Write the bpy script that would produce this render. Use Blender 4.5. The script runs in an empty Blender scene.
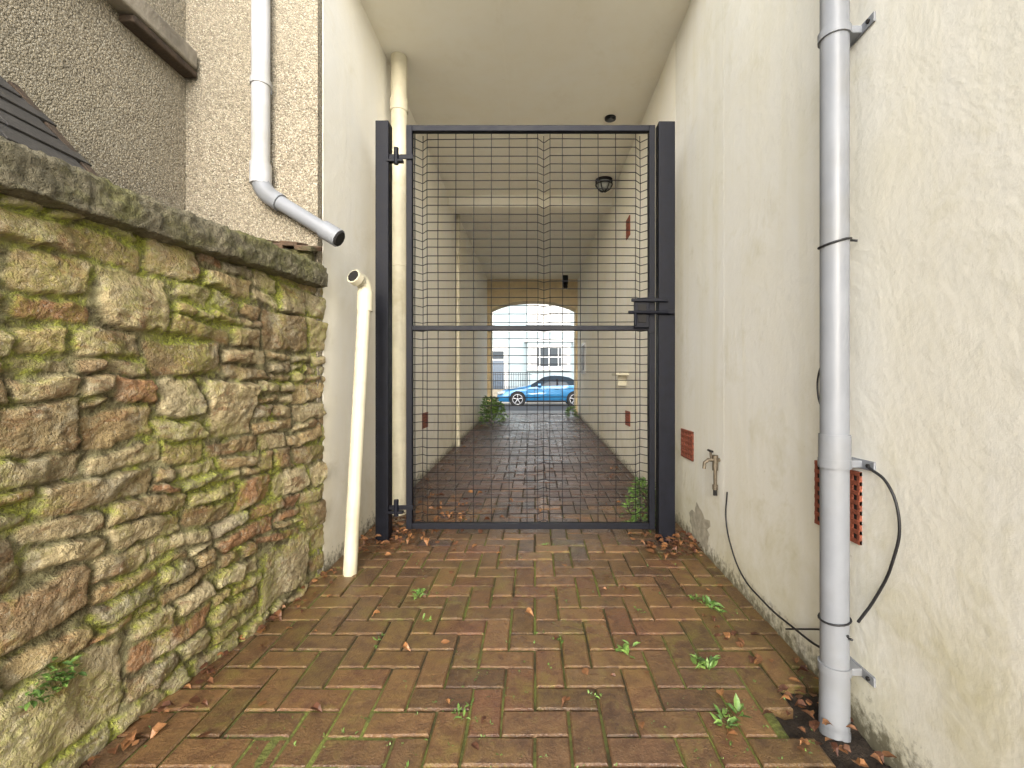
import bpy, bmesh, math, random
import numpy as np
from mathutils import Vector, Matrix, noise, Euler
random.seed(7); np.random.seed(7)
S=bpy.context.scene
COL=S.collection
SL=0.034

# ---------------------------------------------------------------- materials
def mat(name):
    m=bpy.data.materials.new(name); m.use_nodes=True
    nt=m.node_tree; b=nt.nodes['Principled BSDF']
    return m,nt,b
def N(nt,t,**k):
    n=nt.nodes.new(t)
    for a,v in k.items(): setattr(n,a,v)
    return n
def L(nt,a,b): nt.links.new(a,b)
def c4(c): return (c[0],c[1],c[2],1)
def coords(nt,scale=(1,1,1)):
    g=N(nt,'ShaderNodeNewGeometry'); mp=N(nt,'ShaderNodeMapping'); mp.inputs['Scale'].default_value=scale
    L(nt,g.outputs['Position'],mp.inputs['Vector']); return mp.outputs[0]
def nz(nt,vec,scale,detail=4,rough=.55,dist=0):
    n=N(nt,'ShaderNodeTexNoise'); n.inputs['Scale'].default_value=scale; n.inputs['Detail'].default_value=min(detail,4)
    n.inputs['Roughness'].default_value=rough; n.inputs['Distortion'].default_value=dist
    L(nt,vec,n.inputs['Vector']); return n.outputs['Fac']
def rng(nt,v,a,b,c=0.,d=1.):
    n=N(nt,'ShaderNodeMapRange'); n.clamp=True
    for i,x in zip(range(1,5),(a,b,c,d)): n.inputs[i].default_value=x
    L(nt,v,n.inputs[0]); return n.outputs[0]
def mx(nt,f,a,b,mode='MIX'):
    n=N(nt,'ShaderNodeMix'); n.data_type='RGBA'; n.blend_type=mode
    if isinstance(f,(int,float)): n.inputs[0].default_value=f
    else: L(nt,f,n.inputs[0])
    for i,x in ((6,a),(7,b)):
        if isinstance(x,tuple): n.inputs[i].default_value=c4(x)
        else: L(nt,x,n.inputs[i])
    return n.outputs[2]
def ma(nt,op,a,b=0.):
    n=N(nt,'ShaderNodeMath'); n.operation=op
    for i,x in ((0,a),(1,b)):
        if isinstance(x,(int,float)): n.inputs[i].default_value=x
        else: L(nt,x,n.inputs[i])
    return n.outputs[0]
def bump(nt,b,h,strength,dist):
    n=N(nt,'ShaderNodeBump'); n.inputs['Strength'].default_value=strength; n.inputs['Distance'].default_value=dist
    L(nt,h,n.inputs['Height']); L(nt,n.outputs[0],b.inputs['Normal'])
def sepz(nt):
    g=N(nt,'ShaderNodeNewGeometry'); s=N(nt,'ShaderNodeSeparateXYZ'); L(nt,g.outputs['Position'],s.inputs[0]); return s

def simple(name,col,rough=.5,metal=0,var=.25,scale=12,bs=.0,dirt=None,spec=.5):
    m,nt,b=mat(name); v=coords(nt)
    n=nz(nt,v,scale,4,.6)
    dk=tuple(x*(1-var) for x in col); lt=tuple(min(1,x*(1+var*.5)) for x in col)
    c=mx(nt,rng(nt,n,.3,.7),dk,lt)
    if dirt:
        n2=nz(nt,v,scale*.35,4,.7); c=mx(nt,rng(nt,n2,.52,.72,0,.8),c,dirt)
    L(nt,c,b.inputs['Base Color']); b.inputs['Metallic'].default_value=metal
    b.inputs['Specular IOR Level'].default_value=spec
    L(nt,rng(nt,n,.2,.8,max(.05,rough-.12),min(1,rough+.12)),b.inputs['Roughness'])
    if bs: bump(nt,b,nz(nt,v,scale*5,3,.6),bs,.01)
    return m

def wallmat(name,base,warm,stain,amt=1.0,bs=.3):
    m,nt,b=mat(name); v=coords(nt); s=sepz(nt)
    big=nz(nt,v,1.1,4,.65,.4); mid=nz(nt,v,3.4,4,.72,.3)
    streak=nz(nt,coords(nt,(5,5,.35)),1.6,4,.65)
    c=mx(nt,rng(nt,big,.38,.68),base,warm)
    c=mx(nt,rng(nt,streak,.48,.74,0,.34*amt),c,stain)
    c=mx(nt,rng(nt,mid,.56,.74,0,.5*amt),c,tuple(x*.9 for x in stain))
    gy=ma(nt,'MULTIPLY',s.outputs[1],SL); hh=ma(nt,'SUBTRACT',s.outputs[2],gy)
    hn=ma(nt,'ADD',hh,ma(nt,'MULTIPLY',ma(nt,'SUBTRACT',mid,.5),-1.3))
    c=mx(nt,rng(nt,hn,.50,-.02,0,.55*amt),c,(.50,.45,.23))
    sp=nz(nt,v,30,4,.72)
    hn2=ma(nt,'ADD',hh,ma(nt,'MULTIPLY',ma(nt,'SUBTRACT',sp,.5),-.3))
    c=mx(nt,rng(nt,hn2,.08,.0,0,.85),c,(.10,.085,.045))
    c=mx(nt,rng(nt,sp,.68,.74,0,.4*amt),c,(.42,.38,.27))
    L(nt,c,b.inputs['Base Color']); b.inputs['Roughness'].default_value=.8; b.inputs['Specular IOR Level'].default_value=.3
    bump(nt,b,ma(nt,'ADD',ma(nt,'MULTIPLY',sp,.6),ma(nt,'MULTIPLY',mid,2.)),bs,.02)
    return m
M_right=wallmat('yard_render_white',(.82,.81,.75),(.79,.765,.66),(.66,.62,.42),.85,.14)
M_left=wallmat('passage_render_cream',(.95,.93,.85),(.94,.90,.77),(.82,.75,.53),.5,.12)
M_ceil=wallmat('ceiling_paint',(.95,.93,.84),(.94,.90,.77),(.86,.80,.62),.5,.06)
M_tan=simple('tan_render',(.72,.58,.35),.8,var=.15,scale=5,bs=.2)

def pebblemat():
    m,nt,b=mat('pebbledash'); v=coords(nt)
    vo=N(nt,'ShaderNodeTexVoronoi'); vo.inputs['Scale'].default_value=150; L(nt,v,vo.inputs['Vector'])
    sc=N(nt,'ShaderNodeSeparateColor'); L(nt,vo.outputs['Color'],sc.inputs[0])
    c=mx(nt,rng(nt,sc.outputs[0],0,1),(.25,.215,.155),(.48,.42,.31))
    c=mx(nt,rng(nt,sc.outputs[1],.78,.95,0,.7),c,(.62,.58,.48))
    c=mx(nt,rng(nt,sc.outputs[2],.78,.94,0,.75),c,(.10,.085,.06))
    c=mx(nt,rng(nt,vo.outputs['Distance'],.42,.75,0,.6),c,(.14,.12,.085))
    c=mx(nt,rng(nt,nz(nt,v,1.3,4,.65,.3),.42,.68,0,.4),c,(.28,.255,.19))
    c=mx(nt,rng(nt,nz(nt,coords(nt,(4,4,.4)),1.4,4,.6),.50,.70,0,.35),c,(.24,.215,.16))
    L(nt,c,b.inputs['Base Color']); b.inputs['Roughness'].default_value=.9
    h=ma(nt,'SUBTRACT',1.,vo.outputs['Distance']); bump(nt,b,h,.8,.008)
    return m
M_peb=pebblemat()

def attr(nt,name,out='Color'):
    a=N(nt,'ShaderNodeAttribute'); a.attribute_name=name; return a.outputs[out]
def stonemat():
    m,nt,b=mat('rubble_stone'); v=coords(nt); s=sepz(nt)
    c=attr(nt,'Col'); e=attr(nt,'edge','Fac')
    n=nz(nt,v,14,4,.75,.3); fine=nz(nt,v,75,4,.8)
    c=mx(nt,rng(nt,n,.3,.72,0,1),mx(nt,1.,c,(.64,.57,.47),'MULTIPLY'),mx(nt,1.,c,(1.35,1.3,1.15),'MULTIPLY'))
    c=mx(nt,rng(nt,nz(nt,v,8,4,.75),.52,.64,0,.6),c,(.60,.54,.38))
    c=mx(nt,rng(nt,nz(nt,coords(nt,(1,1,2.4)),6.5,4,.75,.6),.53,.65,0,.75),c,(.26,.13,.05))
    c=mx(nt,rng(nt,fine,.55,.70,0,.7),c,(.10,.08,.045))
    c=mx(nt,rng(nt,fine,.43,.32,0,.5),c,(.66,.62,.48))
    j=rng(nt,e,.0,.55,1,0)
    jc=mx(nt,rng(nt,n,.42,.6),(.11,.09,.04),(.36,.33,.17))
    c=mx(nt,j,c,jc)
    mossn=nz(nt,v,3.6,4,.75,.5)
    zz=ma(nt,'ABSOLUTE',ma(nt,'SUBTRACT',s.outputs[2],.85)); mossz=ma(nt,'ADD',mossn,rng(nt,zz,.3,.85,-.015,.06))
    mm=ma(nt,'MULTIPLY',rng(nt,mossz,.48,.58),rng(nt,e,.1,.95,1,.38))
    mm=ma(nt,'MULTIPLY',mm,rng(nt,fine,.38,.56,.3,1))
    c=mx(nt,mm,c,mx(nt,rng(nt,fine,.35,.65),(.20,.24,.025),(.54,.57,.10)))
    L(nt,c,b.inputs['Base Color']); L(nt,rng(nt,n,.3,.7,.55,.9),b.inputs['Roughness'])
    bump(nt,b,ma(nt,'ADD',ma(nt,'MULTIPLY',n,2.2),fine),1.,.02)
    return m
M_stone=stonemat()
def copemat():
    m,nt,b=mat('mossy_coping'); v=coords(nt)
    n=nz(nt,v,12,4,.75); f=nz(nt,v,60,4,.75)
    c=mx(nt,rng(nt,n,.35,.65),(.10,.09,.055),(.22,.195,.13))
    c=mx(nt,rng(nt,nz(nt,v,5,4,.7),.45,.62,0,.75),c,(.14,.14,.04))
    c=mx(nt,rng(nt,f,.52,.68,0,.65),c,(.04,.036,.02))
    c=mx(nt,rng(nt,f,.40,.30,0,.4),c,(.32,.30,.22))
    L(nt,c,b.inputs['Base Color']); b.inputs['Roughness'].default_value=.95
    bump(nt,b,ma(nt,'ADD',n,f),1.,.02); return m
M_cope=copemat()
def brickmat():
    m,nt,b=mat('block_paving'); v=coords(nt); s=sepz(nt)
    c=attr(nt,'Col'); e=attr(nt,'edge','Fac')
    n=nz(nt,v,20,4,.78); big=nz(nt,v,1.7,4,.65,.5); fine=nz(nt,v,120,3,.75)
    c=mx(nt,rng(nt,n,.3,.7),mx(nt,1.,c,(.58,.55,.53),'MULTIPLY'),mx(nt,1.,c,(1.4,1.36,1.25),'MULTIPLY'))
    c=mx(nt,rng(nt,fine,.58,.73,0,.5),c,(.23,.18,.12))
    yard=rng(nt,s.outputs[1],3.6,2.6)
    m1=ma(nt,'MULTIPLY',rng(nt,big,.40,.64,.08,.55),rng(nt,n,.36,.60,.15,1))
    m1=ma(nt,'MULTIPLY',m1,yard)
    c=mx(nt,m1,c,mx(nt,fine,(.11,.072,.015),(.25,.18,.045)))
    m2=ma(nt,'MULTIPLY',rng(nt,nz(nt,v,3.1,4,.75,.6),.51,.62),rng(nt,n,.44,.58))
    m2=ma(nt,'MULTIPLY',m2,rng(nt,s.outputs[1],4.,2.,.0,.6))
    m2=ma(nt,'MULTIPLY',m2,rng(nt,e,.3,1.,1,.5))
    c=mx(nt,m2,c,(.15,.17,.03))
    L(nt,c,b.inputs['Base Color'])
    L(nt,rng(nt,big,.35,.65,.16,.42),b.inputs['Roughness'])
    bump(nt,b,ma(nt,'ADD',n,fine),.55,.008); return m
M_brick=brickmat()
def jointmat():
    m,nt,b=mat('mossy_joint_soil'); v=coords(nt); f=nz(nt,v,60,4,.7)
    s=sepz(nt)
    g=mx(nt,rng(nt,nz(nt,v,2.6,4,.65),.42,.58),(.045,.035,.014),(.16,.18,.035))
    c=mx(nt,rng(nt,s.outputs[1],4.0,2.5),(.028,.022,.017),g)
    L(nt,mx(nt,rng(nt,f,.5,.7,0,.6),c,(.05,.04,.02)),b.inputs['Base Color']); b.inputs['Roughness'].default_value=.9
    bump(nt,b,f,.9,.01); return m
M_joint=jointmat()
M_gate=simple('gate_painted_steel',(.005,.006,.011),.5,var=.4,scale=20,bs=.08,spec=.18)
M_wire=simple('gate_wire',(.006,.006,.008),.5,var=.2,spec=.2)
M_pvcg=simple('grey_pvc',(.24,.255,.28),.42,var=.12,scale=6,bs=.05,dirt=(.20,.20,.19))
M_pvcw=simple('white_pvc',(.46,.47,.49),.42,var=.12,scale=6,dirt=(.36,.35,.31))
M_pvcc=simple('cream_painted_pipe',(.60,.56,.42),.5,var=.10,scale=9,bs=.1,dirt=(.42,.37,.23))
M_terra=simple('terracotta_vent',(.27,.072,.036),.75,var=.35,scale=30,bs=.3)
M_dark=simple('dark_void',(.012,.011,.01),.9)
M_cable=simple('black_cable',(.015,.015,.017),.5)
M_brass=simple('weathered_brass',(.16,.13,.09),.5,.5,var=.4,scale=60)
M_slate=simple('slate',(.045,.042,.04),.7,var=.4,scale=15,bs=.5,dirt=(.07,.065,.04))
M_conc=simple('weathered_concrete',(.26,.23,.18),.9,var=.35,scale=10,bs=.6,dirt=(.14,.12,.09))
M_yard=simple('yard_bounce_ground',(.48,.47,.43),.9,var=.2,scale=4,bs=.4)  # pale concrete tone for the unseen bounce ground
M_rust=simple('rotten_timber',(.06,.04,.025),.85,var=.5,scale=20,bs=.6)
M_soil=simple('drain_soil',(.04,.027,.017),.9,var=.5,scale=40,bs=1.)
M_asph=simple('asphalt',(.06,.06,.062),.8,var=.25,scale=30,bs=.4)
M_pave=simple('concrete_pavement',(.34,.33,.31),.8,var=.2,scale=8,bs=.3)
M_grd=simple('earth_ground',(.10,.11,.06),.95,var=.4,scale=3,bs=.3)
M_house=simple('pale_blue_render',(.27,.335,.365),.8,var=.06,scale=2,bs=.1)
M_house2=simple('pale_cream_render',(.36,.33,.28),.8,var=.08,scale=2)
M_white=simple('white_gloss_paint',(.46,.47,.47),.4,var=.05)
M_glass,_n,_b=mat('window_glass'); _b.inputs['Base Color'].default_value=(.05,.06,.07,1); _b.inputs['Roughness'].default_value=.06
M_curt=simple('net_curtain',(.32,.33,.34),.8,var=.2,scale=8)
M_door=simple('door_paint',(.04,.07,.11),.35)
M_blk=simple('black_iron',(.012,.012,.014),.45,spec=.3)
M_car,_n,_b=mat('car_paint_blue'); _b.inputs['Base Color'].default_value=(.03,.19,.40,1); _b.inputs['Roughness'].default_value=.25; _b.inputs['Coat Weight'].default_value=.8
_b.inputs['Metallic'].default_value=.2
M_cargl,_n,_b=mat('car_glass'); _b.inputs['Base Color'].default_value=(.02,.03,.04,1); _b.inputs['Roughness'].default_value=.05
M_tyre=simple('tyre_rubber',(.02,.02,.02),.8)
M_alloy=simple('alloy_wheel',(.6,.6,.62),.3,.8,var=.05)
M_lamp,_n,_b=mat('lamp_glass'); _b.inputs['Base Color'].default_value=(.5,.52,.5,1); _b.inputs['Roughness'].default_value=.15
def leafmat(name,ca,cb,rough=.55):
    m,nt,b=mat(name)
    c=attr(nt,'Col'); v=coords(nt)
    g=N(nt,'ShaderNodeSeparateColor'); L(nt,c,g.inputs[0])
    L(nt,mx(nt,1.,mx(nt,g.outputs[0],ca,cb),mx(nt,rng(nt,nz(nt,v,90,3,.6),.3,.7),(.6,.6,.6),(1.2,1.2,1.2)),'MULTIPLY'),b.inputs['Base Color'])
    b.inputs['Roughness'].default_value=rough; return m
M_dead=leafmat('dead_leaf',(.08,.028,.014),(.34,.16,.06))
M_green=leafmat('green_leaf',(.06,.13,.025),(.22,.36,.08),.45)

# ---------------------------------------------------------------- mesh helpers
def link(o,parent=None):
    COL.objects.link(o)
    if parent: o.parent=parent
    return o
def empty(name):
    e=bpy.data.objects.new(name,None); e.empty_display_size=.1; COL.objects.link(e); return e
def meshobj(name,verts,faces,m,parent=None,smooth=False,mats=None,mi=None):
    me=bpy.data.meshes.new(name); me.from_pydata([tuple(v) for v in verts],[],faces); me.update()
    for mm in (mats or [m]): me.materials.append(mm)
    if mi is not None: me.polygons.foreach_set('material_index',mi)
    if smooth: me.polygons.foreach_set('use_smooth',[True]*len(me.polygons))
    return link(bpy.data.objects.new(name,me),parent)
def box(name,x0,x1,y0,y1,z0,z1,m,parent=None,bev=0,rot=None):
    bm=bmesh.new(); bmesh.ops.create_cube(bm,size=1)
    sx,sy,sz=x1-x0,y1-y0,z1-z0
    for v in bm.verts: v.co=Vector((v.co.x*sx,v.co.y*sy,v.co.z*sz))
    if bev: bmesh.ops.bevel(bm,geom=bm.edges[:],offset=bev,segments=2,affect='EDGES',profile=.5)
    M=Matrix.Translation(((x0+x1)/2,(y0+y1)/2,(z0+z1)/2))
    if rot: M=M@Euler(rot).to_matrix().to_4x4()
    bmesh.ops.transform(bm,matrix=M,verts=bm.verts[:])
    me=bpy.data.meshes.new(name); bm.to_mesh(me); bm.free(); me.materials.append(m)
    return link(bpy.data.objects.new(name,me),parent)
def tube(name,pts,r,m,parent=None,seg=16,smooth_path=False,caps=True,hollow=False):
    cu=bpy.data.curves.new(name,'CURVE'); cu.dimensions='3D'; cu.bevel_depth=r; cu.bevel_resolution=max(1,seg//4-1)
    cu.use_fill_caps=caps and not hollow
    if smooth_path:
        sp=cu.splines.new('BEZIER'); sp.bezier_points.add(len(pts)-1)
        for p,q in zip(sp.bezier_points,pts): p.co=q; p.handle_left_type=p.handle_right_type='AUTO'
        cu.resolution_u=12
    else:
        sp=cu.splines.new('POLY'); sp.points.add(len(pts)-1)
        for p,q in zip(sp.points,pts): p.co=(q[0],q[1],q[2],1)
    tmp=bpy.data.objects.new('t',cu); COL.objects.link(tmp)
    dg=bpy.context.evaluated_depsgraph_get(); dg.update()
    me=bpy.data.meshes.new_from_object(tmp.evaluated_get(dg)); bpy.data.objects.remove(tmp)
    me.name=name; me.materials.clear(); me.materials.append(m)
    me.polygons.foreach_set('use_smooth',[len(p.vertices)<=4 for p in me.polygons])
    return link(bpy.data.objects.new(name,me),parent)
def bend(a,b,c,n=6,k=.05):
    a,b,c=map(Vector,(a,b,c)); p=b+(a-b).normalized()*k; q=b+(c-b).normalized()*k
    return [tuple((1-t)**2*p+2*t*(1-t)*b+t*t*q) for t in [i/n for i in range(n+1)]]
def cyl(name,p0,p1,r,m,parent=None,seg=24): return tube(name,[p0,p1],r,m,parent,seg)

# ---------------------------------------------------------------- ground, street
box('ground',-300,300,-300,300,-1.0,-.45,M_grd)
def sheet(name,x0,x1,prof,m,parent=None):
    vs=[];fs=[]
    for (y,z) in prof: vs+= [(x0,y,z),(x1,y,z)]
    for i in range(len(prof)-1): fs.append((2*i,2*i+1,2*i+3,2*i+2))
    return meshobj(name,vs,fs,m,parent)
sheet('yard_bounce_ground',-9,9,[(-14,-.15),(-2.55,-.10)],M_yard)  # unseen pale ground behind camera, added to bounce light onto the ceiling
sheet('pavement',-60,60,[(10.72,.352),(12.6,.31),(12.62,.20),(12.62,-.3)],M_pave)
sheet('road',-60,60,[(12.6,.20),(18,.10),(23.2,.0),(24.6,0.0)],M_asph)
sheet('pavement',-60,60,[(24.6,-.3),(24.6,.11),(24.72,.112),(28.2,.12),(30.2,.12)],M_pave)
M_yel=simple('worn_yellow_paint',(.45,.33,.05),.8)
for yy in (12.85,24.2):
    z=.2-(yy-12.6)*.0187 if yy<18 else .004
    sheet('road_marking',-60,60,[(yy,z+.004),(yy+.09,z+.003)],M_yel)

verts=[];faces=[];cols=[];edg=[]
U=.1; X0=-1.6; Y0=-2.6; nx=int(2.75/U); ny=int(13.3/U)
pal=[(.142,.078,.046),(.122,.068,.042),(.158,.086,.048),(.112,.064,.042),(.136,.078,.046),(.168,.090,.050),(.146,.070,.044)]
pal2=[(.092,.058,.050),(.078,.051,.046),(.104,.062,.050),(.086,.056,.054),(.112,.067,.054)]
def ingully(x,y): return .74<x<1.05 and 1.10<y<1.50
def wallx(y): return -1.067-.115*(2.313-y) if y<2.313 else -1.08
for i in range(nx):
    for j in range(ny):
        k=(i-j)%4
        if k==0: w,h=2,1
        elif k==3: w,h=1,2
        else: continue
        x=X0+i*U; y=Y0+j*U
        cx,cy=x+w*U/2,y+h*U/2
        if ingully(cx,cy) or cy+h*U/2>10.72: continue
        if cx+w*U/2<wallx(cy)-.05 or cx-w*U/2>1.0: continue
        g=.0028+random.random()*.0024
        hw,hh=w*U/2-g,h*U/2-g; b=.005
        dz=random.gauss(0,.0012)+.004*noise.noise(Vector((cx*.9,cy*.9,3))); tx=random.gauss(0,.006); ty=random.gauss(0,.006); rz=random.gauss(0,.010)
        base=len(verts)
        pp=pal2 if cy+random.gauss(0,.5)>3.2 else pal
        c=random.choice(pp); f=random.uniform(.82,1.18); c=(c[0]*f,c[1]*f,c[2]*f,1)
        for (a,d,zz,ee) in ((hw-b,hh-b,0,1),(hw,hh,-b*.8,.2),(hw,hh,-.05,0)):
            for sx,sy in ((-1,-1),(1,-1),(1,1),(-1,1)):
                lx,ly=sx*a,sy*d
                X=cx+lx-ly*rz; Y=cy+ly+lx*rz
                verts.append((X,Y,SL*Y+dz+zz+lx*tx+ly*ty)); cols.append(c); edg.append(ee)
        faces.append((base,base+1,base+2,base+3))
        for q in range(4):
            r=(q+1)%4
            faces.append((base+4+q,base+4+r,base+r,base+q)); faces.append((base+8+q,base+8+r,base+4+r,base+4+q))
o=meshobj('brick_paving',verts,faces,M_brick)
def setattrs(o,cols,edg=None):
    me=o.data; a=me.color_attributes.new('Col','FLOAT_COLOR','POINT')
    a.data.foreach_set('color',np.array(cols,dtype=np.float32).ravel())
    if edg is not None:
        e=me.attributes.new('edge','FLOAT','POINT'); e.data.foreach_set('value',np.array(edg,dtype=np.float32))
setattrs(o,cols,edg)
vs=[];fs=[]
xs=list(np.arange(-1.75,1.16,.02)); ys=list(np.arange(-2.6,10.72,.04))+[10.71]
for j,y in enumerate(ys):
    for i,x in enumerate(xs):
        n=noise.noise(Vector((x*2.3,y*2.3,1))); n2=noise.noise(Vector((x*25,y*25,5)))
        vs.append((x,y,SL*y-.0085+.003*n+.005*n2-(.045 if ingully(x,y) else 0)))
W=len(xs)
for j in range(len(ys)-1):
    for i in range(W-1): fs.append((j*W+i,j*W+i+1,(j+1)*W+i+1,(j+1)*W+i))
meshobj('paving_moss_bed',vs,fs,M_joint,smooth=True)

# ---------------------------------------------------------------- passage building
B=empty('passage_building')
XR=.963; XL=-1.08; CZ=3.42; TOP=4.9
box('right_wall',XR,5,3.122,10.72,-.5,TOP,M_left,B)
box('right_pier',XR,5,2.32,3.12,-.5,TOP,M_right,B)
box('yard_wall',XR,1.35,-3.0,2.318,-.5,3.45,M_right,B)
box('yard_wall_coping',XR-.04,1.4,-3.05,2.30,3.451,3.53,M_conc,B,.01)
box('left_wall',-5,XL,2.32,10.72,-.5,TOP,M_left,B)
box('ceiling',XL-.02,XR+.02,2.34,10.3,CZ,CZ+.15,M_ceil,B)
box('upper_storey',XL-.01,XR+.01,2.33,10.7,CZ+.151,TOP-.01,M_right,B)
box('ceiling_batten',-.235,-.222,2.4,5.7,CZ-.005,CZ+.01,M_ceil,B)
box('cross_beam',XL-.01,XR+.01,5.7,5.95,3.27,CZ+.01,M_ceil,B,.006)
def archwall(name,x0,x1,y0,y1,zt,ox0,ox1,spring,crown,m,parent):
    n=16; pts=[]
    for i in range(n+1):
        t=i/n; x=ox0+(ox1-ox0)*t; z=spring+(crown-spring)*(1-abs(2*t-1)**2.6); pts.append((x,z))
    vs=[];fs=[]
    for y in (y0,y1):
        for (x,z) in pts: vs.append((x,y,z))
        for (x,z) in pts: vs.append((x,y,zt))
        vs+= [(x0,y,-.3),(ox0,y,-.3),(ox0,y,spring),(x0,y,zt),(ox1,y,-.3),(x1,y,-.3),(x1,y,zt),(ox1,y,spring)]
    K=2*(n+1)+8; A=2*(n+1)
    for s in (0,K):
        for i in range(n): fs.append((s+i,s+i+1,s+n+1+i+1,s+n+1+i))
        fs.append((s+A,s+A+1,s+0,s+n+1,s+A+3)); fs.append((s+A+4,s+A+5,s+A+6,s+2*n+1,s+n))
    for i in range(n): fs.append((i,i+1,K+i+1,K+i))
    fs.append((A+1,0,K,K+A+1)); fs.append((A+4,n,K+n,K+A+4))
    return meshobj(name,vs,fs,m,parent)
archwall('far_archway',XL-.01,XR+.01,10.3,10.715,CZ+.02,-1.0,.92,2.74,2.93,M_tan,B)
box('parapet',XL-4,XR+4,10.4,10.9,TOP,TOP+.3,M_conc,B)
def patch(name,cy,cz,ry,rz,m,parent,x=XR-.002,seed=0):
    n=28; vs=[(x-.002,cy,cz)]
    for i in range(n):
        a=2*math.pi*i/n; r=1+.6*noise.noise(Vector((math.cos(a)*1.9,math.sin(a)*1.9,seed)))+random.uniform(-.12,.12)
        vs.append((x,cy+ry*r*math.cos(a),cz+rz*r*math.sin(a)))
    return meshobj(name,vs,[(0,1+(i+1)%n,1+i) for i in range(n)],m,parent)
M_bare=simple('bare_cement',(.46,.42,.32),.95,var=.35,scale=25,bs=.8)
patch('peeled_render',2.66,.22,.16,.10,M_bare,B,seed=3)

def airbrick(y0,y1,z0,z1,rows,colsn,side=XR,dirn=-1):
    p=empty('air_brick'); t=.008
    xa,xb=(side-t,side+.002) if dirn<0 else (side-.002,side+t)
    box('back',xa+.004 if dirn<0 else xa,xb if dirn<0 else xb-.004,y0+.006,y1-.006,z0+.006,z1-.006,M_dark,p)
    wy=(y1-y0); wz=(z1-z0); bt=.013
    for i in range(rows+1):
        z=z0+(wz-bt)*i/rows; box('bar_h',xa-.001,xb-.001,y0,y1,z,z+bt,M_terra,p,.001)
    for i in range(colsn+1):
        y=y0+(wy-bt*.9)*i/colsn; box('bar_v',xa+.0005,xb-.002,y,y+bt*.9,z0+.001,z1-.001,M_terra,p)
    return p
airbrick(1.34,1.555,.575,.79,7,7)
airbrick(2.76,2.98,.58,.76,5,7)
airbrick(4.6,4.82,.62,.77,5,7)
airbrick(4.6,4.78,2.56,2.76,5,6)
airbrick(4.35,4.57,.62,.77,5,7,XL,1)

lp=empty('bulkhead_lamp')
cyl('base',(.80,5.28,CZ-.001),(.80,5.28,CZ-.03),.10,M_blk,lp)
bm=bmesh.new(); bmesh.ops.create_uvsphere(bm,u_segments=20,v_segments=10,radius=.085)
bmesh.ops.scale(bm,vec=(1,1,.9),verts=bm.verts[:]); bmesh.ops.translate(bm,vec=(.80,5.28,CZ-.05),verts=bm.verts[:])
me=bpy.data.meshes.new('globe'); bm.to_mesh(me); bm.free(); me.materials.append(M_lamp); link(bpy.data.objects.new('globe',me),lp)
for a in (0,math.pi/3,2*math.pi/3):
    tube('cage_bar',[(.80+.095*math.cos(t)*math.cos(a),5.28+.095*math.cos(t)*math.sin(a),CZ-.045-.092*math.sin(t)) for t in [math.pi*i/12 for i in range(13)]],.007,M_blk,lp,8)
tube('cage_ring',[(.80+.096*math.cos(t),5.28+.096*math.sin(t),CZ-.06) for t in [2*math.pi*i/24 for i in range(25)]],.007,M_blk,lp,8)
sp=empty('ceiling_spotlight'); cyl('rim',(.67,4.05,CZ+.002),(.67,4.05,CZ-.015),.05,M_blk,sp); cyl('lens',(.67,4.05,CZ-.014),(.67,4.05,CZ-.022),.03,M_glass,sp)
ss=empty('motion_sensor'); box('bracket',.60,.72,9.9,9.98,CZ-.2,CZ+.002,M_blk,ss,.01); cyl('head',(.66,9.94,CZ-.2),(.66,9.85,CZ-.27),.05,M_blk,ss)
sh=empty('wall_bracket_shelf'); box('shelf',XR-.13,XR,4.66,4.95,1.14,1.165,M_pvcc,sh,.004); box('bracket',XR-.09,XR,4.79,4.82,1.03,1.14,M_pvcc,sh,.004)
nb=empty('notice_board'); box('panel',XR-.03,XR,8.6,9.2,1.25,1.85,M_white,nb,.005); box('inset',XR-.036,XR-.02,8.66,9.14,1.31,1.79,M_blk,nb)
ip=empty('passage_waste_pipe'); cyl('pipe',(XL+.04,6.15,.2),(XL+.04,6.15,3.42),.03,M_pvcc,ip,12)

# ---------------------------------------------------------------- pebbledash house
H=empty('pebbledash_house')
box('front_wall',-5,-1.083,2.268,2.319,-.4,3.9,M_peb,H)
box('side_wall',-5,-1.74,-1.5,2.266,-.4,3.5,M_peb,H)
box('lintel_ledge',-1.742,-1.665,-.2,2.25,2.60,2.69,M_conc,H,.010)
box('rotten_fascia',-1.742,-1.675,1.9,2.262,2.565,2.598,M_rust,H,.008)
f=empty('tile_fillet')
M_tile=simple('old_tile',(.12,.075,.045),.85,var=.5,scale=20,bs=.6,dirt=(.09,.10,.04))
for i in range(9):
    x=-1.72+i*.072
    box('tile',x,x+.085,2.16,2.27,1.70+.012*(i%2)+(8-i)*.006,1.722+.012*(i%2)+(8-i)*.006,M_tile,f,.004,rot=(random.uniform(.2,.35),random.uniform(.03,.12),random.uniform(-.05,.05)))
box('mortar',-1.74,-1.09,2.20,2.267,1.60,1.71,M_cope,f,.02)
LR=empty('lean_to_roof')
d=Vector((-.221,0,.25)).normalized(); ang=math.atan2(.25,.221)
for row in range(5):
    for k in range(5,7):
        y=-.25+k*.24+ (.05 if row%2 else 0)
        cx=-1.40+d.x*(.06+row*.085); cz=1.70+d.z*(.06+row*.085)
        box('slate',cx-.08,cx+.08,y,y+.235,cz-.006,cz+.006,M_slate,LR,.002,rot=(0,ang-.08+random.uniform(-.02,.02),0))
cx=-1.40+d.x*.2; cz=1.675+d.z*.2
box('verge_board',cx-.24,cx+.24,.92,.95,cz-.05,cz+.02,M_rust,LR,.003,rot=(0,ang,0))
box('verge_board',cx-.24,cx+.24,1.44,1.47,cz-.05,cz+.02,M_rust,LR,.003,rot=(0,ang,0))

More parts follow.
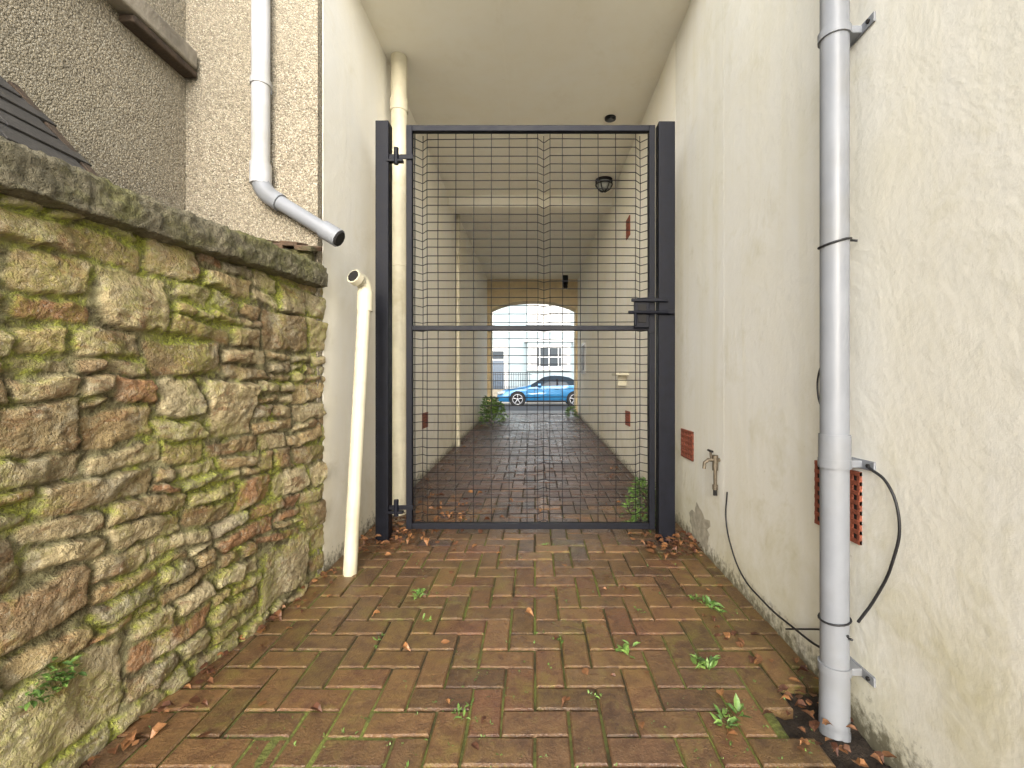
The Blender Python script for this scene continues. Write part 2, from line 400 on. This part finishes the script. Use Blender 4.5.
wp=empty('waste_pipe')
a=(-1.335,2.215,3.8); b=(-1.335,2.215,1.99); c=(-.975,2.215,1.77)
cyl('upright',(-1.335,2.215,3.85),(-1.335,2.215,2.06),.041,M_pvcw,wp)
cyl('socket',(-1.335,2.215,2.12),(-1.335,2.215,2.02),.048,M_pvcw,wp)
tube('elbow',[(-1.335,2.215,2.06)]+bend(a,b,c,8,.07)+[(-1.24,2.215,1.932)],.044,M_pvcg,wp)
cyl('branch',(-1.26,2.215,1.944),(-1.0,2.215,1.785),.036,M_pvcg,wp)
cyl('end_socket',(-1.03,2.215,1.803),(-.955,2.215,1.758),.045,M_pvcg,wp)
tube('end_rim',[(-.957,2.215,1.759),(-.948,2.215,1.754)],.038,M_dark,wp)
cyl('clip',(-1.335,2.215,2.5),(-1.335,2.215,2.53),.046,M_pvcw,wp)
box('clip_base',-1.36,-1.31,2.25,2.268,2.49,2.54,M_pvcw,wp)

cp=empty('cream_soil_pipe')
cyl('pipe',(-.985,3.3,.1),(-.985,3.3,CZ),.058,M_pvcc,cp)
for z in (.7,1.9,3.02): cyl('collar',(-.985,3.3,z),(-.985,3.3,z+.09),.064,M_pvcc,cp)
op=empty('leaning_pipe')
bt=Vector((-.948,2.33,.06)); tp=Vector((-.935,2.50,1.53)); el=Vector((-.950,2.44,1.61))
tube('pipe',[tuple(bt),tuple(tp)],.035,M_pvcc,op)
cyl('socket',tuple(tp-Vector((0,0,.08))),tuple(tp+Vector((.001,.004,.03))),.042,M_pvcc,op)
tube('elbow',[tuple(tp)]+bend(tp,tp+Vector((0,.008,.07)),el+Vector((-.02,-.02,.03)),6,.04)+[tuple(el)],.038,M_pvcc,op)
tube('mouth',[tuple(el),tuple(el+Vector((-.012,-.030,.012)))],.041,M_pvcc,op)
dd=(Vector((-.012,-.030,.012))).normalized(); tube('mouth_dark',[tuple(el+dd*.03),tuple(el+dd*.037)],.033,M_dark,op)

# ---------------------------------------------------------------- stone wall
SWp=empty('stone_wall')
u0,u1,dv=-1.0,2.315,.0062
nu=int((u1-u0)/dv); v0=-.12; v1=1.56; nv=int((v1-v0)/dv)
ug=np.linspace(u0,u1,nu); vg=np.linspace(v0,v1,nv)
Ug,Vg=np.meshgrid(ug,vg)
def lat(u,v,sc,seed,amp,asp=1.):
    r=np.random.RandomState(seed); G=r.rand(96,96)*2-1
    x=(u-u0)*sc+3; y=(v-v0)*sc*asp+3; xi=np.floor(x).astype(int); yi=np.floor(y).astype(int)
    fx=x-xi; fy=y-yi; fx=fx*fx*(3-2*fx); fy=fy*fy*(3-2*fy)
    g=lambda a,b:G[(yi+b)%96,(xi+a)%96]
    return amp*((g(0,0)*(1-fx)+g(1,0)*fx)*(1-fy)+(g(0,1)*(1-fx)+g(1,1)*fx)*fy)
wu=Ug+lat(Ug,Vg,6,1,.020)+lat(Ug,Vg,18,2,.012)+lat(Ug,Vg,45,21,.006)
wv=Vg+lat(Ug,Vg,2.2,3,.028)+lat(Ug,Vg,8,4,.012)+lat(Ug,Vg,22,5,.007)+lat(Ug,Vg,50,51,.004)
edge=np.zeros_like(Ug); hgt=np.zeros_like(Ug); colA=np.zeros(Ug.shape+(3,)); colA[:]=(.25,.22,.12)
spal=[(.46,.37,.21),(.40,.31,.17),(.50,.43,.27),(.37,.28,.15),(.37,.21,.11),(.40,.36,.27),(.52,.46,.31),(.32,.24,.14),(.44,.38,.24)]
R=random.Random(12)
stones=[]
def split(a,b,c_,d_,depth=0):
    w=b-a; h=d_-c_
    if w>h*R.uniform(3.4,5.2) and w>.16:
        m_=a+w*R.uniform(.35,.65); split(a,m_,c_,d_,depth+1); split(m_,b,c_,d_,depth+1); return
    if h>.085 and R.random()<(.60 if h>.15 else .36) and depth<5:
        m_=c_+h*R.uniform(.3,.7); split(a,b,c_,m_,depth+1); split(a,b,m_,d_,depth+1); return
    if w>.42 or (w>h*2.1 and w>.2 and R.random()<.4):
        m_=a+w*R.uniform(.35,.65); split(a,m_,c_,d_,depth+1); split(m_,b,c_,d_,depth+1); return
    stones.append((a,b,c_,d_))
v=v0-.1
while v<v1+.1:
    h=R.choice([.09,.13,.17,.21,.12])*R.uniform(.85,1.15)
    u=u0-.2-R.random()*.2
    while u<u1+.2:
        w=R.uniform(.16,.50); split(u,u+w,v,v+h); u+=w
    v+=h
for (a,b,c_,d_) in stones:
    msk=(wu>=a)&(wu<b)&(wv>=c_)&(wv<d_)
    if not msk.any(): continue
    x=wu[msk]; y=wv[msk]
    cx,cy=(a+b)/2,(c_+d_)/2; hx,hy=(b-a)/2,(d_-c_)/2
    rr=min(hx,hy)*R.uniform(.12,.45); gap=R.uniform(.000,.004)
    sh=R.uniform(-.3,.3); tp_=R.uniform(-.12,.12)
    qx=np.abs(x-cx+sh*(y-cy))-(hx-gap-rr-abs(sh)*hy*.5); qy=np.abs(y-cy+tp_*(x-cx))-(hy-gap-rr-abs(tp_)*hx*.5)
    dist=np.sqrt(np.maximum(qx,0)**2+np.maximum(qy,0)**2)+np.minimum(np.maximum(qx,qy),0)-rr
    ins=-dist
    prof=np.clip(ins/R.uniform(.005,.010),0,1)**.8
    dep=R.uniform(.012,.030)
    tilt=R.uniform(-.08,.08)*(x-cx)+R.uniform(-.16,.16)*(y-cy)
    fc=0
    for _ in range(3):
        fa=R.uniform(0,6.28); fc=fc+np.maximum(0,(x-cx)*math.cos(fa)+(y-cy)*math.sin(fa)-R.uniform(-.01,.5)*min(hx,hy))*R.uniform(.05,.30)
    hgt[msk]=prof*np.maximum(dep+tilt-fc,.006)
    edge[msk]=np.clip(ins/.012,0,1)
    colA[msk]=np.array(R.choice(spal))*R.uniform(.75,1.2)
hgt+=lat(Ug,Vg,20,6,.0035,2.2)+lat(Ug,Vg,48,7,.0028,1.8)+lat(Ug,Vg,100,8,.0018)+lat(Ug,Vg,2.2,9,.008)
Xs=-1.085-.115*(2.313-Ug)+hgt
co=np.stack([Xs,Ug,Vg],-1).reshape(-1,3)
ii=np.arange(nu*nv).reshape(nv,nu)
q=np.stack([ii[:-1,:-1],ii[:-1,1:],ii[1:,1:],ii[1:,:-1]],-1).reshape(-1,4)
me=bpy.data.meshes.new('rubble_face'); me.vertices.add(len(co)); me.vertices.foreach_set('co',co.ravel().astype(np.float32))
me.loops.add(q.size); me.loops.foreach_set('vertex_index',q.ravel().astype(np.int32))
me.polygons.add(len(q)); me.polygons.foreach_set('loop_start',np.arange(0,q.size,4,dtype=np.int32))
me.update(calc_edges=True); me.validate()
me.polygons.foreach_set('use_smooth',[True]*len(me.polygons)); me.materials.append(M_stone)
o=link(bpy.data.objects.new('rubble_face',me),SWp)
ca=np.concatenate([colA.reshape(-1,3),np.ones((nu*nv,1))],1); setattrs(o,ca,edge.ravel())
vs=[(-1.11,2.3,-.3),(-1.49,-1.0,-.3),(-1.72,-1.0,-.3),(-1.42,2.262,-.3)]; vs+=[(x,y,1.55) for x,y,z in vs]
meshobj('core',vs,[(0,1,2,3),(4,5,6,7),(0,1,5,4),(1,2,6,5),(2,3,7,6),(3,0,4,7)],M_cope,SWp)
vs=[];fs=[]; nl=420
pts=[(-.30,0),(-.10,0),(.040,0),(.066,.006),(.070,.05),(.064,.100),(.045,.116),(-.10,.125),(-.30,.125)]
tot=[]
for p_,q_ in zip(pts[:-1],pts[1:]):
    n_=6 if abs(p_[0]-q_[0])<.09 else 4
    for t in range(n_): tot.append((p_[0]+(q_[0]-p_[0])*t/n_,p_[1]+(q_[1]-p_[1])*t/n_))
tot.append(pts[-1]); K=len(tot)
for i in range(nl+1):
    u=-1.0+3.262*i/nl; xf=-1.092-.115*(2.313-u)
    zb=1.528+(u-2.3)*.034
    for (a_,b_) in tot:
        n1=noise.noise(Vector((u*3,a_*5,b_*5))); n2=noise.noise(Vector((u*22,a_*22,b_*22))); n3=noise.noise(Vector((u*60,a_*60,b_*60+9)))
        dx=.007*n1+.008*n2+.006*n3; dz=.004*n1+.006*n2+.006*n3
        vs.append((xf+a_+dx,u,zb+b_+dz))
for i in range(nl):
    for k in range(K-1): fs.append((i*K+k,i*K+k+1,(i+1)*K+k+1,(i+1)*K+k))
fs.append(tuple(nl*K+k for k in range(K)))
meshobj('coping',vs,fs,M_cope,SWp,True)

# ---------------------------------------------------------------- gate
G=empty('metal_gate'); GY=2.79
def gb(n,x0,x1,z0,z1,y0=GY-.02,y1=GY+.02,m=M_gate,bev=.003): return box(n,x0,x1,y0,y1,z0,z1,m,G,bev)
gb('post_left',-.966,-.886,.05,2.645,GY-.04,GY+.04,bev=.005)
gb('post_right',.748,.848,.05,2.640,GY-.04,GY+.04,bev=.005)
fx0,fx1,fz0,fz1=-.785,.732,.165,2.628; t=.036
gb('stile_left',fx0,fx0+t,fz0,fz1); gb('stile_right',fx1-t,fx1,fz0,fz1)
gb('rail_top',fx0+t,fx1-t,fz1-t,fz1,GY-.019,GY+.019); gb('rail_bottom',fx0+t,fx1-t,fz0,fz0+t,GY-.019,GY+.019); gb('rail_mid',fx0+t,fx1-t,1.377,1.406,GY-.019,GY+.019)
for z in (2.43,.30):
    gb('hinge_strap',-.885,-.74,z-.014,z+.014,GY-.03,GY-.021,bev=.002)
    cyl('hinge_pin',(-.84,GY-.035,z-.05),(-.84,GY-.035,z+.05),.014,M_gate,G)
    gb('hinge_plate',-.90,-.80,z-.035,z-.02,GY-.045,GY-.01,bev=.002)
gb('lock_box',.60,.69,1.39,1.56,GY-.045,GY-.0215,bev=.004)
gb('lock_box_inner',.62,.67,1.42,1.53,GY-.052,GY-.044,M_dark)
gb('bolt_bar',.58,.80,1.545,1.565,GY-.062,GY-.045,bev=.003)
gb('keeper',.74,.84,1.47,1.495,GY-.065,GY-.044,bev=.003)
cyl('bolt',(.56,GY-.06,1.48),(.80,GY-.06,1.48),.010,M_gate,G,12)
tube('bolt_handle',[(.60,GY-.06,1.48),(.60,GY-.075,1.46),(.60,GY-.075,1.40)],.008,M_gate,G,10)
gb('lock_plate',.688,.728,1.36,1.60,GY-.028,GY-.021,bev=.002)
folds=[-.705,.055,.660]; FW=.038; FD=.045
ybase=GY+.022
path=[(-.77,ybase)]
for f_ in folds: path+=[(f_-FW,ybase),(f_,ybase+FD),(f_+FW,ybase)]
path+=[(.72,ybase)]
zs=np.arange(fz0+.03,fz1-.02,.0515)
wv_=[];wf=[]
def wire(pts,r):
    base=len(wv_); n=len(pts)
    for i,p in enumerate(pts):
        p=Vector(p); a=Vector(pts[max(0,i-1)]); b=Vector(pts[min(n-1,i+1)]); tdir=(b-a).normalized()
        up=Vector((0,0,1)) if abs(tdir.z)<.9 else Vector((1,0,0)); s=tdir.cross(up).normalized(); w=s.cross(tdir)
        for k in range(6):
            an=k*math.pi/3; wv_.append(tuple(p+(s*math.cos(an)+w*math.sin(an))*r))
    for i in range(n-1):
        for k in range(6): wf.append((base+i*6+k,base+i*6+(k+1)%6,base+(i+1)*6+(k+1)%6,base+(i+1)*6+k))
for z in zs:
    wire([(x,y,z+random.gauss(0,.0015)+.0015*math.sin(x*4)) for x,y in path],.0027)
vx=[-.745]+[f_+s*FW for f_ in folds for s in (-1,1)]+folds
g0=[-.60,-.49,-.38,-.27,-.16,-.05,.17,.28,.39,.50]
for x in vx+g0:
    yy=ybase+(FD if x in folds else 0)+.004
    wire([(x+random.gauss(0,.001),yy,zz) for zz in np.linspace(fz0+.02,fz1-.02,8)],.0024)
meshobj('weld_mesh',wv_,wf,M_wire,G,True)

# ---------------------------------------------------------------- grey downpipe right
dp=empty('grey_downpipe'); px,py=.895,1.36
tube('pipe',[(px,py,3.6),(px,py,.20)],.0385,M_pvcg,dp,28)
def clip(z):
    cyl('clip_ring',(px,py,z-.012),(px,py,z+.012),.044,M_pvcg,dp,28)
    box('clip_lug',px+.03,XR+.0,py-.028,py+.028,z-.011,z+.011,M_pvcg,dp,.003)
    box('clip_plate',XR-.006,XR+.001,py-.075,py+.075,z-.014,z+.014,M_pvcg,dp,.002)
    cyl('screw',(XR-.012,py-.055,z),(XR,py-.055,z),.006,M_dark,dp,8)
for z in (2.09,.815,.205): clip(z)
cyl('socket',(px,py,.80),(px,py,.90),.0425,M_pvcg,dp,28)
tube('shoe',[(px,py,.20),(px,py,.10),(px-.008,py-.01,.03)],.0405,M_pvcg,dp,28)
tube('shoe_mouth',[(px-.008,py-.011,.031),(px-.011,py-.0165,.012)],.0415,M_pvcg,dp,28,hollow=True)
tube('cable_tie',[(px+.041*math.cos(t),py+.041*math.sin(t),1.47+.01*math.cos(t)) for t in [2*math.pi*i/20 for i in range(21)]]+[(px+.062,py-.01,1.475)],.0035,M_cable,dp,8)
tube('cable_tie',[(px+.041*math.cos(t),py+.041*math.sin(t),.35+.005*math.cos(t)) for t in [2*math.pi*i/20 for i in range(21)]],.003,M_cable,dp,8)
kc=empty('black_cable')
def P(x,y,Y): return ((x-535)*Y/455,Y,1.05-(y-384)*Y/455)
def Pw(x,y,off=.008):
    Y=(XR-off)*455/(x-535); return (XR-off,Y,1.05-(y-384)*Y/455)
tube('cable',[Pw(826,358),Pw(819,372),Pw(818,395),Pw(824,414)],.0035,M_cable,kc,8,True)
tube('cable',[Pw(868,467,.012),Pw(888,485,.02),Pw(899,520,.015),Pw(893,560,.012),Pw(874,600,.012),P(858,622,1.31)],.004,M_cable,kc,8,True)
tube('cable',[Pw(727,492),Pw(726,520),Pw(732,550,.02),Pw(742,575,.02),Pw(762,600,.02),Pw(790,625,.03),P(828,650,1.45),P(848,636,1.32)],.0038,M_cable,kc,8,True)
tube('cable',[Pw(786,629,.02),Pw(800,629,.02),Pw(830,631,.03),P(852,640,1.31)],.0035,M_cable,kc,8,True)
tpp=empty('garden_tap'); ty=2.37
cyl('riser',(XR-.025,ty,.50),(XR-.025,ty,.66),.009,M_brass,tpp,12)
cyl('body',(XR-.025,ty,.60),(XR-.025,ty,.68),.015,M_brass,tpp,14)
tube('spout',[(XR-.0,ty,.655),(XR-.06,ty,.655),(XR-.08,ty,.640),(XR-.083,ty,.61)],.010,M_brass,tpp,12)
cyl('stem',(XR-.045,ty,.66),(XR-.05,ty,.70),.006,M_brass,tpp,10)
cyl('handle',(XR-.05,ty-.03,.702),(XR-.05,ty+.03,.702),.006,M_blk,tpp,10)
cyl('nut',(XR-.025,ty,.50),(XR-.025,ty,.525),.015,M_brass,tpp,8)
cyl('valve',(XR-.025,ty,.47),(XR-.025,ty,.50),.011,M_dark,tpp,12)
gu=empty('drain_gully')
vs=[];n=40;fs=[]
for j in range(n):
    for i in range(n):
        x=.72+.26*i/(n-1); y=1.03+.50*j/(n-1)
        h=.022*noise.noise(Vector((x*14,y*14,0)))+.012*noise.noise(Vector((x*45,y*45,2)))
        vs.append((x,y,SL*y-.028+h))
for j in range(n-1):
    for i in range(n-1): fs.append((j*n+i,j*n+i+1,(j+1)*n+i+1,(j+1)*n+i))
meshobj('soil',vs,fs,M_soil,gu,True)

# ---------------------------------------------------------------- leaves / weeds
def leafset(name,items,m):
    vs=[];fs=[];cs=[]
    for (p,s,yaw,pitch,roll,curl,wid,c) in items:
        M=Matrix.Translation(p)@Euler((roll,pitch,yaw),'XYZ').to_matrix().to_4x4(); b=len(vs)
        P_=[(0,0,0),(.3,0,0),(.65,0,.0),(1,0,-curl*.4),(.3,.30*wid,curl*.3),(.65,.27*wid,curl*.22),(.3,-.30*wid,curl*.3),(.65,-.27*wid,curl*.22)]
        for a in P_: vs.append(tuple(M@(Vector(a)*s))); cs.append((c,c,c,1))
        fs+= [(b,b+1,b+4),(b+1,b+2,b+5,b+4),(b+2,b+3,b+5),(b,b+6,b+1),(b+1,b+6,b+7,b+2),(b+2,b+7,b+3)]
    o=meshobj(name,vs,fs,m); setattrs(o,cs); return o
items=[]
def dl(x,y,s=None,h=0):
    items.append(((x,y,SL*y+.006+h),s or random.uniform(.025,.06),random.uniform(0,6.3),random.uniform(-.25,.15),random.uniform(-.4,.4),random.uniform(-.3,1.2),random.uniform(.8,1.3),random.random()**1.3))
for i in range(55):
    y=random.uniform(.9,2.7); dl(random.uniform(wallx(y)+.08,.9),y,random.uniform(.018,.042))
for i in range(120): dl(random.gauss(-.85,.13),random.gauss(2.85,.16),h=random.random()*.04)
for i in range(90): dl(random.gauss(-.62,.2),random.gauss(3.2,.25),h=random.random()*.03)
for i in range(80): dl(min(.92,random.gauss(.80,.09)),random.gauss(2.66,.10),h=random.random()*.04)
for i in range(80):
    y=random.uniform(.8,2.35); dl(wallx(y)+abs(random.gauss(.03,.04)),y,random.uniform(.02,.05),h=random.random()*.015)
for i in range(45): dl(random.uniform(.72,.94),random.gauss(1.38,.13),random.uniform(.022,.045),h=random.random()*.01)
for i in range(14): dl(random.gauss(.78,.04),random.gauss(1.75,.1),random.uniform(.022,.045))
for i in range(130):
    y=random.uniform(3.2,9); s=random.choice([-1,1]); x=(XR-.05-abs(random.gauss(0,.15))) if s>0 else (XL+.05+abs(random.gauss(0,.15))); dl(x,y,random.uniform(.02,.05))
for i in range(30): dl(random.uniform(-1,.9),random.uniform(3,8),random.uniform(.02,.05))
leafset('dead_leaves',items,M_dead)
def weed(lst,x,y,z,n,s,spread=1.,up=.6):
    for i in range(n):
        yaw=random.uniform(0,6.3); r=random.uniform(0,.3)*s*spread
        lst.append(((x+r*math.cos(yaw),y+r*math.sin(yaw),z+random.uniform(0,.25)*s),s*random.uniform(.4,1.1),yaw,-random.uniform(.05,up*1.6),random.uniform(-.3,.3),random.uniform(-.2,.8),random.uniform(.4,.8),random.random()))
def FP(x,y):
    Y=455*1.05/(y-368.5); return ((x-535)*Y/455,Y,SL*Y)
def newweed(px_,py_,n,s,nm='weed'):
    l=[]; x,y,z=FP(px_,py_); 
    for q_ in range(4): weed(l,x+random.gauss(0,s*.45),y+random.gauss(0,s*.45),z,n//2+1,s*random.uniform(.45,.85))
    leafset(nm,l,M_green)
for a in ((712,606,12,.06),(706,668,14,.065),(728,722,14,.06),(628,652,9,.05),(415,597,8,.055),(458,712,8,.04),(700,600,8,.04),(560,640,5,.03),(425,620,5,.03),(548,545,4,.03),(640,610,5,.03),(595,700,5,.025),(380,640,5,.03)): newweed(*a)
l=[]
for i in range(700):
    y=random.uniform(.9,2.8); x=random.uniform(wallx(y)+.05,.93)
    if noise.noise(Vector((x*2,y*2,7)))<.0: continue
    weed(l,x,y,SL*y-.002,2,random.uniform(.006,.016))
leafset('moss_sprouts',l,M_green)
l=[]
for (px_,py_,Y) in ((78,683,1.13),(62,690,1.1),(90,676,1.16)):
    z=1.05-(py_-384)*Y/455
    for i in range(26): l.append(((-1.15-.115*(2.313-Y)+.085,Y+random.gauss(0,.022),z+random.gauss(0,.018)),random.uniform(.012,.028),random.uniform(-1.3,1.3),random.uniform(-.7,.7),random.uniform(-.5,.5),.3,.8,random.random()))
leafset('wall_weed',l,M_green)
def bush(name,x,y,n,rx,rz,s,yr=None):
    l=[]
    for i in range(n):
        a=random.uniform(0,6.3); r=rx*math.sqrt(random.random()); h=rz*random.random()**.8
        r*=1-.6*h/rz
        l.append(((x+r*math.cos(a),y+(yr or rx)/rx*r*math.sin(a),SL*y+h),s*random.uniform(.6,1.2),a+random.gauss(0,.6),random.uniform(-.9,.3),random.uniform(-.6,.6),.4,.8,random.random()))
    return leafset(name,l,M_green)
bush('green_plant',.78,3.25,240,.16,.25,.045)
bush('green_plant',.70,3.02,60,.12,.07,.04)
bush('roadside_plant',-.84,8.6,520,.26,.50,.08,.5)
bush('roadside_plant',-.78,9.5,260,.22,.32,.08,.4)
bush('roadside_plant',.78,9.7,160,.14,.22,.07,.3)

# ---------------------------------------------------------------- opposite houses
T=empty('terraced_house'); HY=30
box('walls',-5.2,6.2,HY,HY+8,-.3,9.2,M_house,T)
box('plinth',-5.2,6.2,HY-.05,HY-.001,-.3,.75,M_white,T)
box('string_course',-5.2,6.2,HY-.07,HY-.001,4.45,4.62,M_white,T,.01)
box('cornice',-5.3,6.3,HY-.3,HY-.001,8.9,9.25,M_white,T,.03)
meshobj('roof',[(-5.3,HY-.3,9.26),(6.3,HY-.3,9.26),(6.3,HY+4,12),(-5.3,HY+4,12),(6.3,HY+8.2,9.26),(-5.3,HY+8.2,9.26)],[(0,1,2,3),(3,2,4,5),(1,4,2),(0,3,5)],M_slate,T)
def window(par,x0,x1,z0,z1,y,nxx,nzz):
    box('surround',x0-.16,x1+.16,y-.06,y-.002,z0-.16,z1+.18,M_white,par,.01)
    box('glass',x0,x1,y-.07,y-.062,z0,z1,M_glass,par)
    for i in range(2): box('curtain',x0+(x1-x0)*(i*.82),x0+(x1-x0)*(i*.82+.18),y-.075,y-.0715,z0,z1,M_curt,par)
    for i in range(nxx+1):
        x=x0+(x1-x0)*i/nxx; box('mullion',x-.035,x+.035,y-.12,y-.076,z0,z1,M_white,par)
    for i in range(nzz+1):
        z=z0+(z1-z0)*i/nzz; box('transom',x0,x1,y-.115,y-.077,z-.03,z+.03,M_white,par)
    box('sill',x0-.22,x1+.22,y-.22,y-.061,z0-.24,z0-.10,M_white,par,.01)
window(T,-.35,2.15,5.15,6.2,HY,4,2)
window(T,-4.4,-2.9,5.15,6.2,HY,2,2); window(T,3.6,5.2,5.15,6.2,HY,3,2)
box('bay',-.55,2.35,HY-.7,HY-.001,.3,3.75,M_house,T); box('bay_roof',-.7,2.5,HY-.85,HY-.001,3.751,3.95,M_white,T,.03)
window(T,-.3,2.1,2.15,3.4,HY-.7,4,2)
window(T,3.7,5.2,2.15,3.4,HY,3,2)
box('door_surround',-3.3,-1.75,HY-.12,HY-.001,.12,3.5,M_white,T,.02); box('door',-3.0,-2.05,HY-.17,HY-.121,.3,2.6,M_door,T,.01)
box('fanlight',-3.0,-2.05,HY-.17,HY-.121,2.7,3.2,M_glass,T); box('step',-3.3,-1.75,HY-.8,HY-.121,.12,.3,M_conc,T,.02)
T2=empty('terraced_house'); box('walls',-16,-5.22,HY+.02,HY+8,-.3,8.6,M_house2,T2)
for x in (-8,-11.5,-14.5):
    window(T2,x,x+1.4,5,6.3,HY+.02,2,2); window(T2,x,x+1.4,1.6,3.1,HY+.02,2,2)
box('door',-9.6,-8.7,HY-.05,HY+.01,.12,2.3,M_door,T2)
T3=empty('terraced_house'); box('walls',6.22,17,HY+.02,HY+8,-.3,8.9,M_house2,T3)
for x in (7.3,10.3,13.8):
    window(T3,x,x+1.4,5,6.3,HY+.02,2,2); window(T3,x,x+1.4,1.6,3.1,HY+.02,2,2)
box('door',12,12.9,HY-.05,HY+.01,.12,2.3,M_door,T3)
rl=empty('iron_railings')
box('dwarf_wall',-5,-.2,27.9,28.15,.1,.72,M_conc,rl,.02)
for i in range(34):
    x=-4.95+i*.14; cyl('bar',(x,28.02,.72),(x,28.02,1.75),.014,M_blk,rl,8)
for z in (.85,1.62): box('rail',-5,-.2,28.0,28.045,z,z+.03,M_blk,rl)
rl2=empty('garden_wall'); box('wall',-.19,6,27.9,28.15,.1,.95,M_house,rl2,.02); box('cap',-.19,6,27.87,28.18,.951,1.02,M_white,rl2,.01)

# ---------------------------------------------------------------- car
C=empty('parked_car'); CY=21.6; CX=-1.74; GZ=.03
st=[
(0.00,.32,.50,.55,.62,.50),(.08,.22,.58,.64,.76,.62),(.35,.20,.66,.74,.86,.70),(.9,.20,.76,.84,.89,.72),(1.35,.20,.84,.92,.90,.72),
(1.55,.20,.87,.98,.90,.70),(2.15,.20,.92,1.34,.90,.60),(2.45,.20,.93,1.40,.90,.58),(2.9,.20,.94,1.40,.90,.58),(3.3,.20,.95,1.33,.90,.58),(3.85,.21,.98,1.06,.88,.66),
(4.2,.24,.96,1.02,.84,.68),(4.36,.32,.80,.90,.74,.60)]
vs=[];fs=[];mi=[]
for (x,zb,zl,zt,w,rw) in st:
    for (yy,zz) in ((-w*.9,zb),(-w,zb+.18),(-w*1.0,(zb+zl)/2+.06),(-w*.95,zl),(-rw,zt),(-rw*.5,zt+.025),(rw*.5,zt+.025),(rw,zt),(w*.95,zl),(w*1.0,(zb+zl)/2+.06),(w,zb+.18),(w*.9,zb)):
        vs.append((CX+x,CY+yy,GZ+zz))
K=12
for i in range(len(st)-1):
    for k in range(K-1):
        fs.append((i*K+k,i*K+k+1,(i+1)*K+k+1,(i+1)*K+k))
        g=0
        if k in (3,7) and 5<=i<=9: g=1
        if k in (4,5,6) and i in (5,9): g=1
        mi.append(g)
fs.append(tuple(range(K))); mi.append(0); fs.append(tuple((len(st)-1)*K+k for k in range(K))); mi.append(0)
o=meshobj('body',vs,fs,None,C,True,[M_car,M_cargl],mi)
md=o.modifiers.new('b','BEVEL'); md.width=.02; md.segments=2
def cw(x,s):
    cyl('arch',(CX+x,CY+s*.5,GZ+.33),(CX+x,CY+s*.907,GZ+.33),.375,M_dark,C,32)
    cyl('tyre',(CX+x,CY+s*.68,GZ+.32),(CX+x,CY+s*.915,GZ+.32),.32,M_tyre,C,32)
    cyl('rim_well',(CX+x,CY+s*.9,GZ+.32),(CX+x,CY+s*.918,GZ+.32),.235,M_dark,C,28)
    tube('rim',[(CX+x+.225*math.cos(t),CY+s*.92,GZ+.32+.225*math.sin(t)) for t in [2*math.pi*i/24 for i in range(25)]],.018,M_alloy,C,8)
    for i in range(5):
        a=i*2*math.pi/5+.3
        tube('spoke',[(CX+x,CY+s*.925,GZ+.32),(CX+x+.22*math.cos(a),CY+s*.925,GZ+.32+.22*math.sin(a))],.026,M_alloy,C,8)
for x in (.95,3.55):
    for s in (-1,1): cw(x,s)
box('headlight',CX+.03,CX+.38,CY-.86,CY-.60,GZ+.56,GZ+.68,M_lamp,C,.03,rot=(0,-.12,.35))
box('tail_light',CX+4.12,CX+4.36,CY-.84,CY-.6,GZ+.78,GZ+.92,simple('red_lens',(.5,.02,.02),.2),C,.02)
box('sill_trim',CX+1.35,CX+3.15,CY-.915,CY-.80,GZ+.19,GZ+.27,M_blk,C,.01)
box('door_gap',CX+1.72,CX+1.735,CY-.909,CY-.85,GZ+.3,GZ+.90,M_blk,C); box('door_gap',CX+2.92,CX+2.935,CY-.909,CY-.85,GZ+.3,GZ+.92,M_blk,C)
box('door_handle',CX+2.65,CX+2.83,CY-.93,CY-.89,GZ+.78,GZ+.81,M_alloy,C,.005)
box('pillar_b',CX+2.72,CX+2.80,CY-.80,CY-.74,GZ+.93,GZ+1.30,M_blk,C,.01,rot=(-.65,0,0))
box('mirror',CX+1.85,CX+2.02,CY-1.04,CY-.88,GZ+.92,GZ+1.04,M_car,C,.03)
box('front_grille',CX-.015,CX+.05,CY-.5,CY+.5,GZ+.3,GZ+.48,M_blk,C,.01)

# ---------------------------------------------------------------- camera, light
cd=bpy.data.cameras.new('camera'); cam=bpy.data.objects.new('camera',cd); COL.objects.link(cam)
cam.location=(0,0,1.05); cam.rotation_euler=(math.radians(90),0,0); cd.sensor_width=36; cd.lens=16; cd.shift_x=-23/1024
cd.clip_start=.02; cd.clip_end=1000; S.camera=cam
w=bpy.data.worlds.new('World'); S.world=w; w.use_nodes=True; nt=w.node_tree
bg=nt.nodes['Background']; sky=nt.nodes.new('ShaderNodeTexSky'); sky.sky_type='NISHITA'; sky.sun_disc=False
el=math.radians(18); az=math.radians(180)
sky.sun_elevation=el; sky.sun_rotation=az; sky.dust_density=3; sky.air_density=1.0
hs=nt.nodes.new('ShaderNodeHueSaturation'); hs.inputs['Saturation'].default_value=.45; hs.inputs['Value'].default_value=3.3
nt.links.new(sky.outputs[0],hs.inputs['Color']); nt.links.new(hs.outputs[0],bg.inputs[0]); bg.inputs[1].default_value=.15
sd=bpy.data.lights.new('sun','SUN'); sd.energy=5.0; sd.angle=math.radians(75); sd.color=(1,.98,.945)
so=bpy.data.objects.new('sun',sd); COL.objects.link(so)
dirv=Vector((math.sin(az)*math.cos(el),math.cos(az)*math.cos(el),math.sin(el)))
so.rotation_euler=dirv.to_track_quat('Z','Y').to_euler()
S.view_settings.view_transform='Standard'; S.view_settings.look='None'; S.view_settings.exposure=0
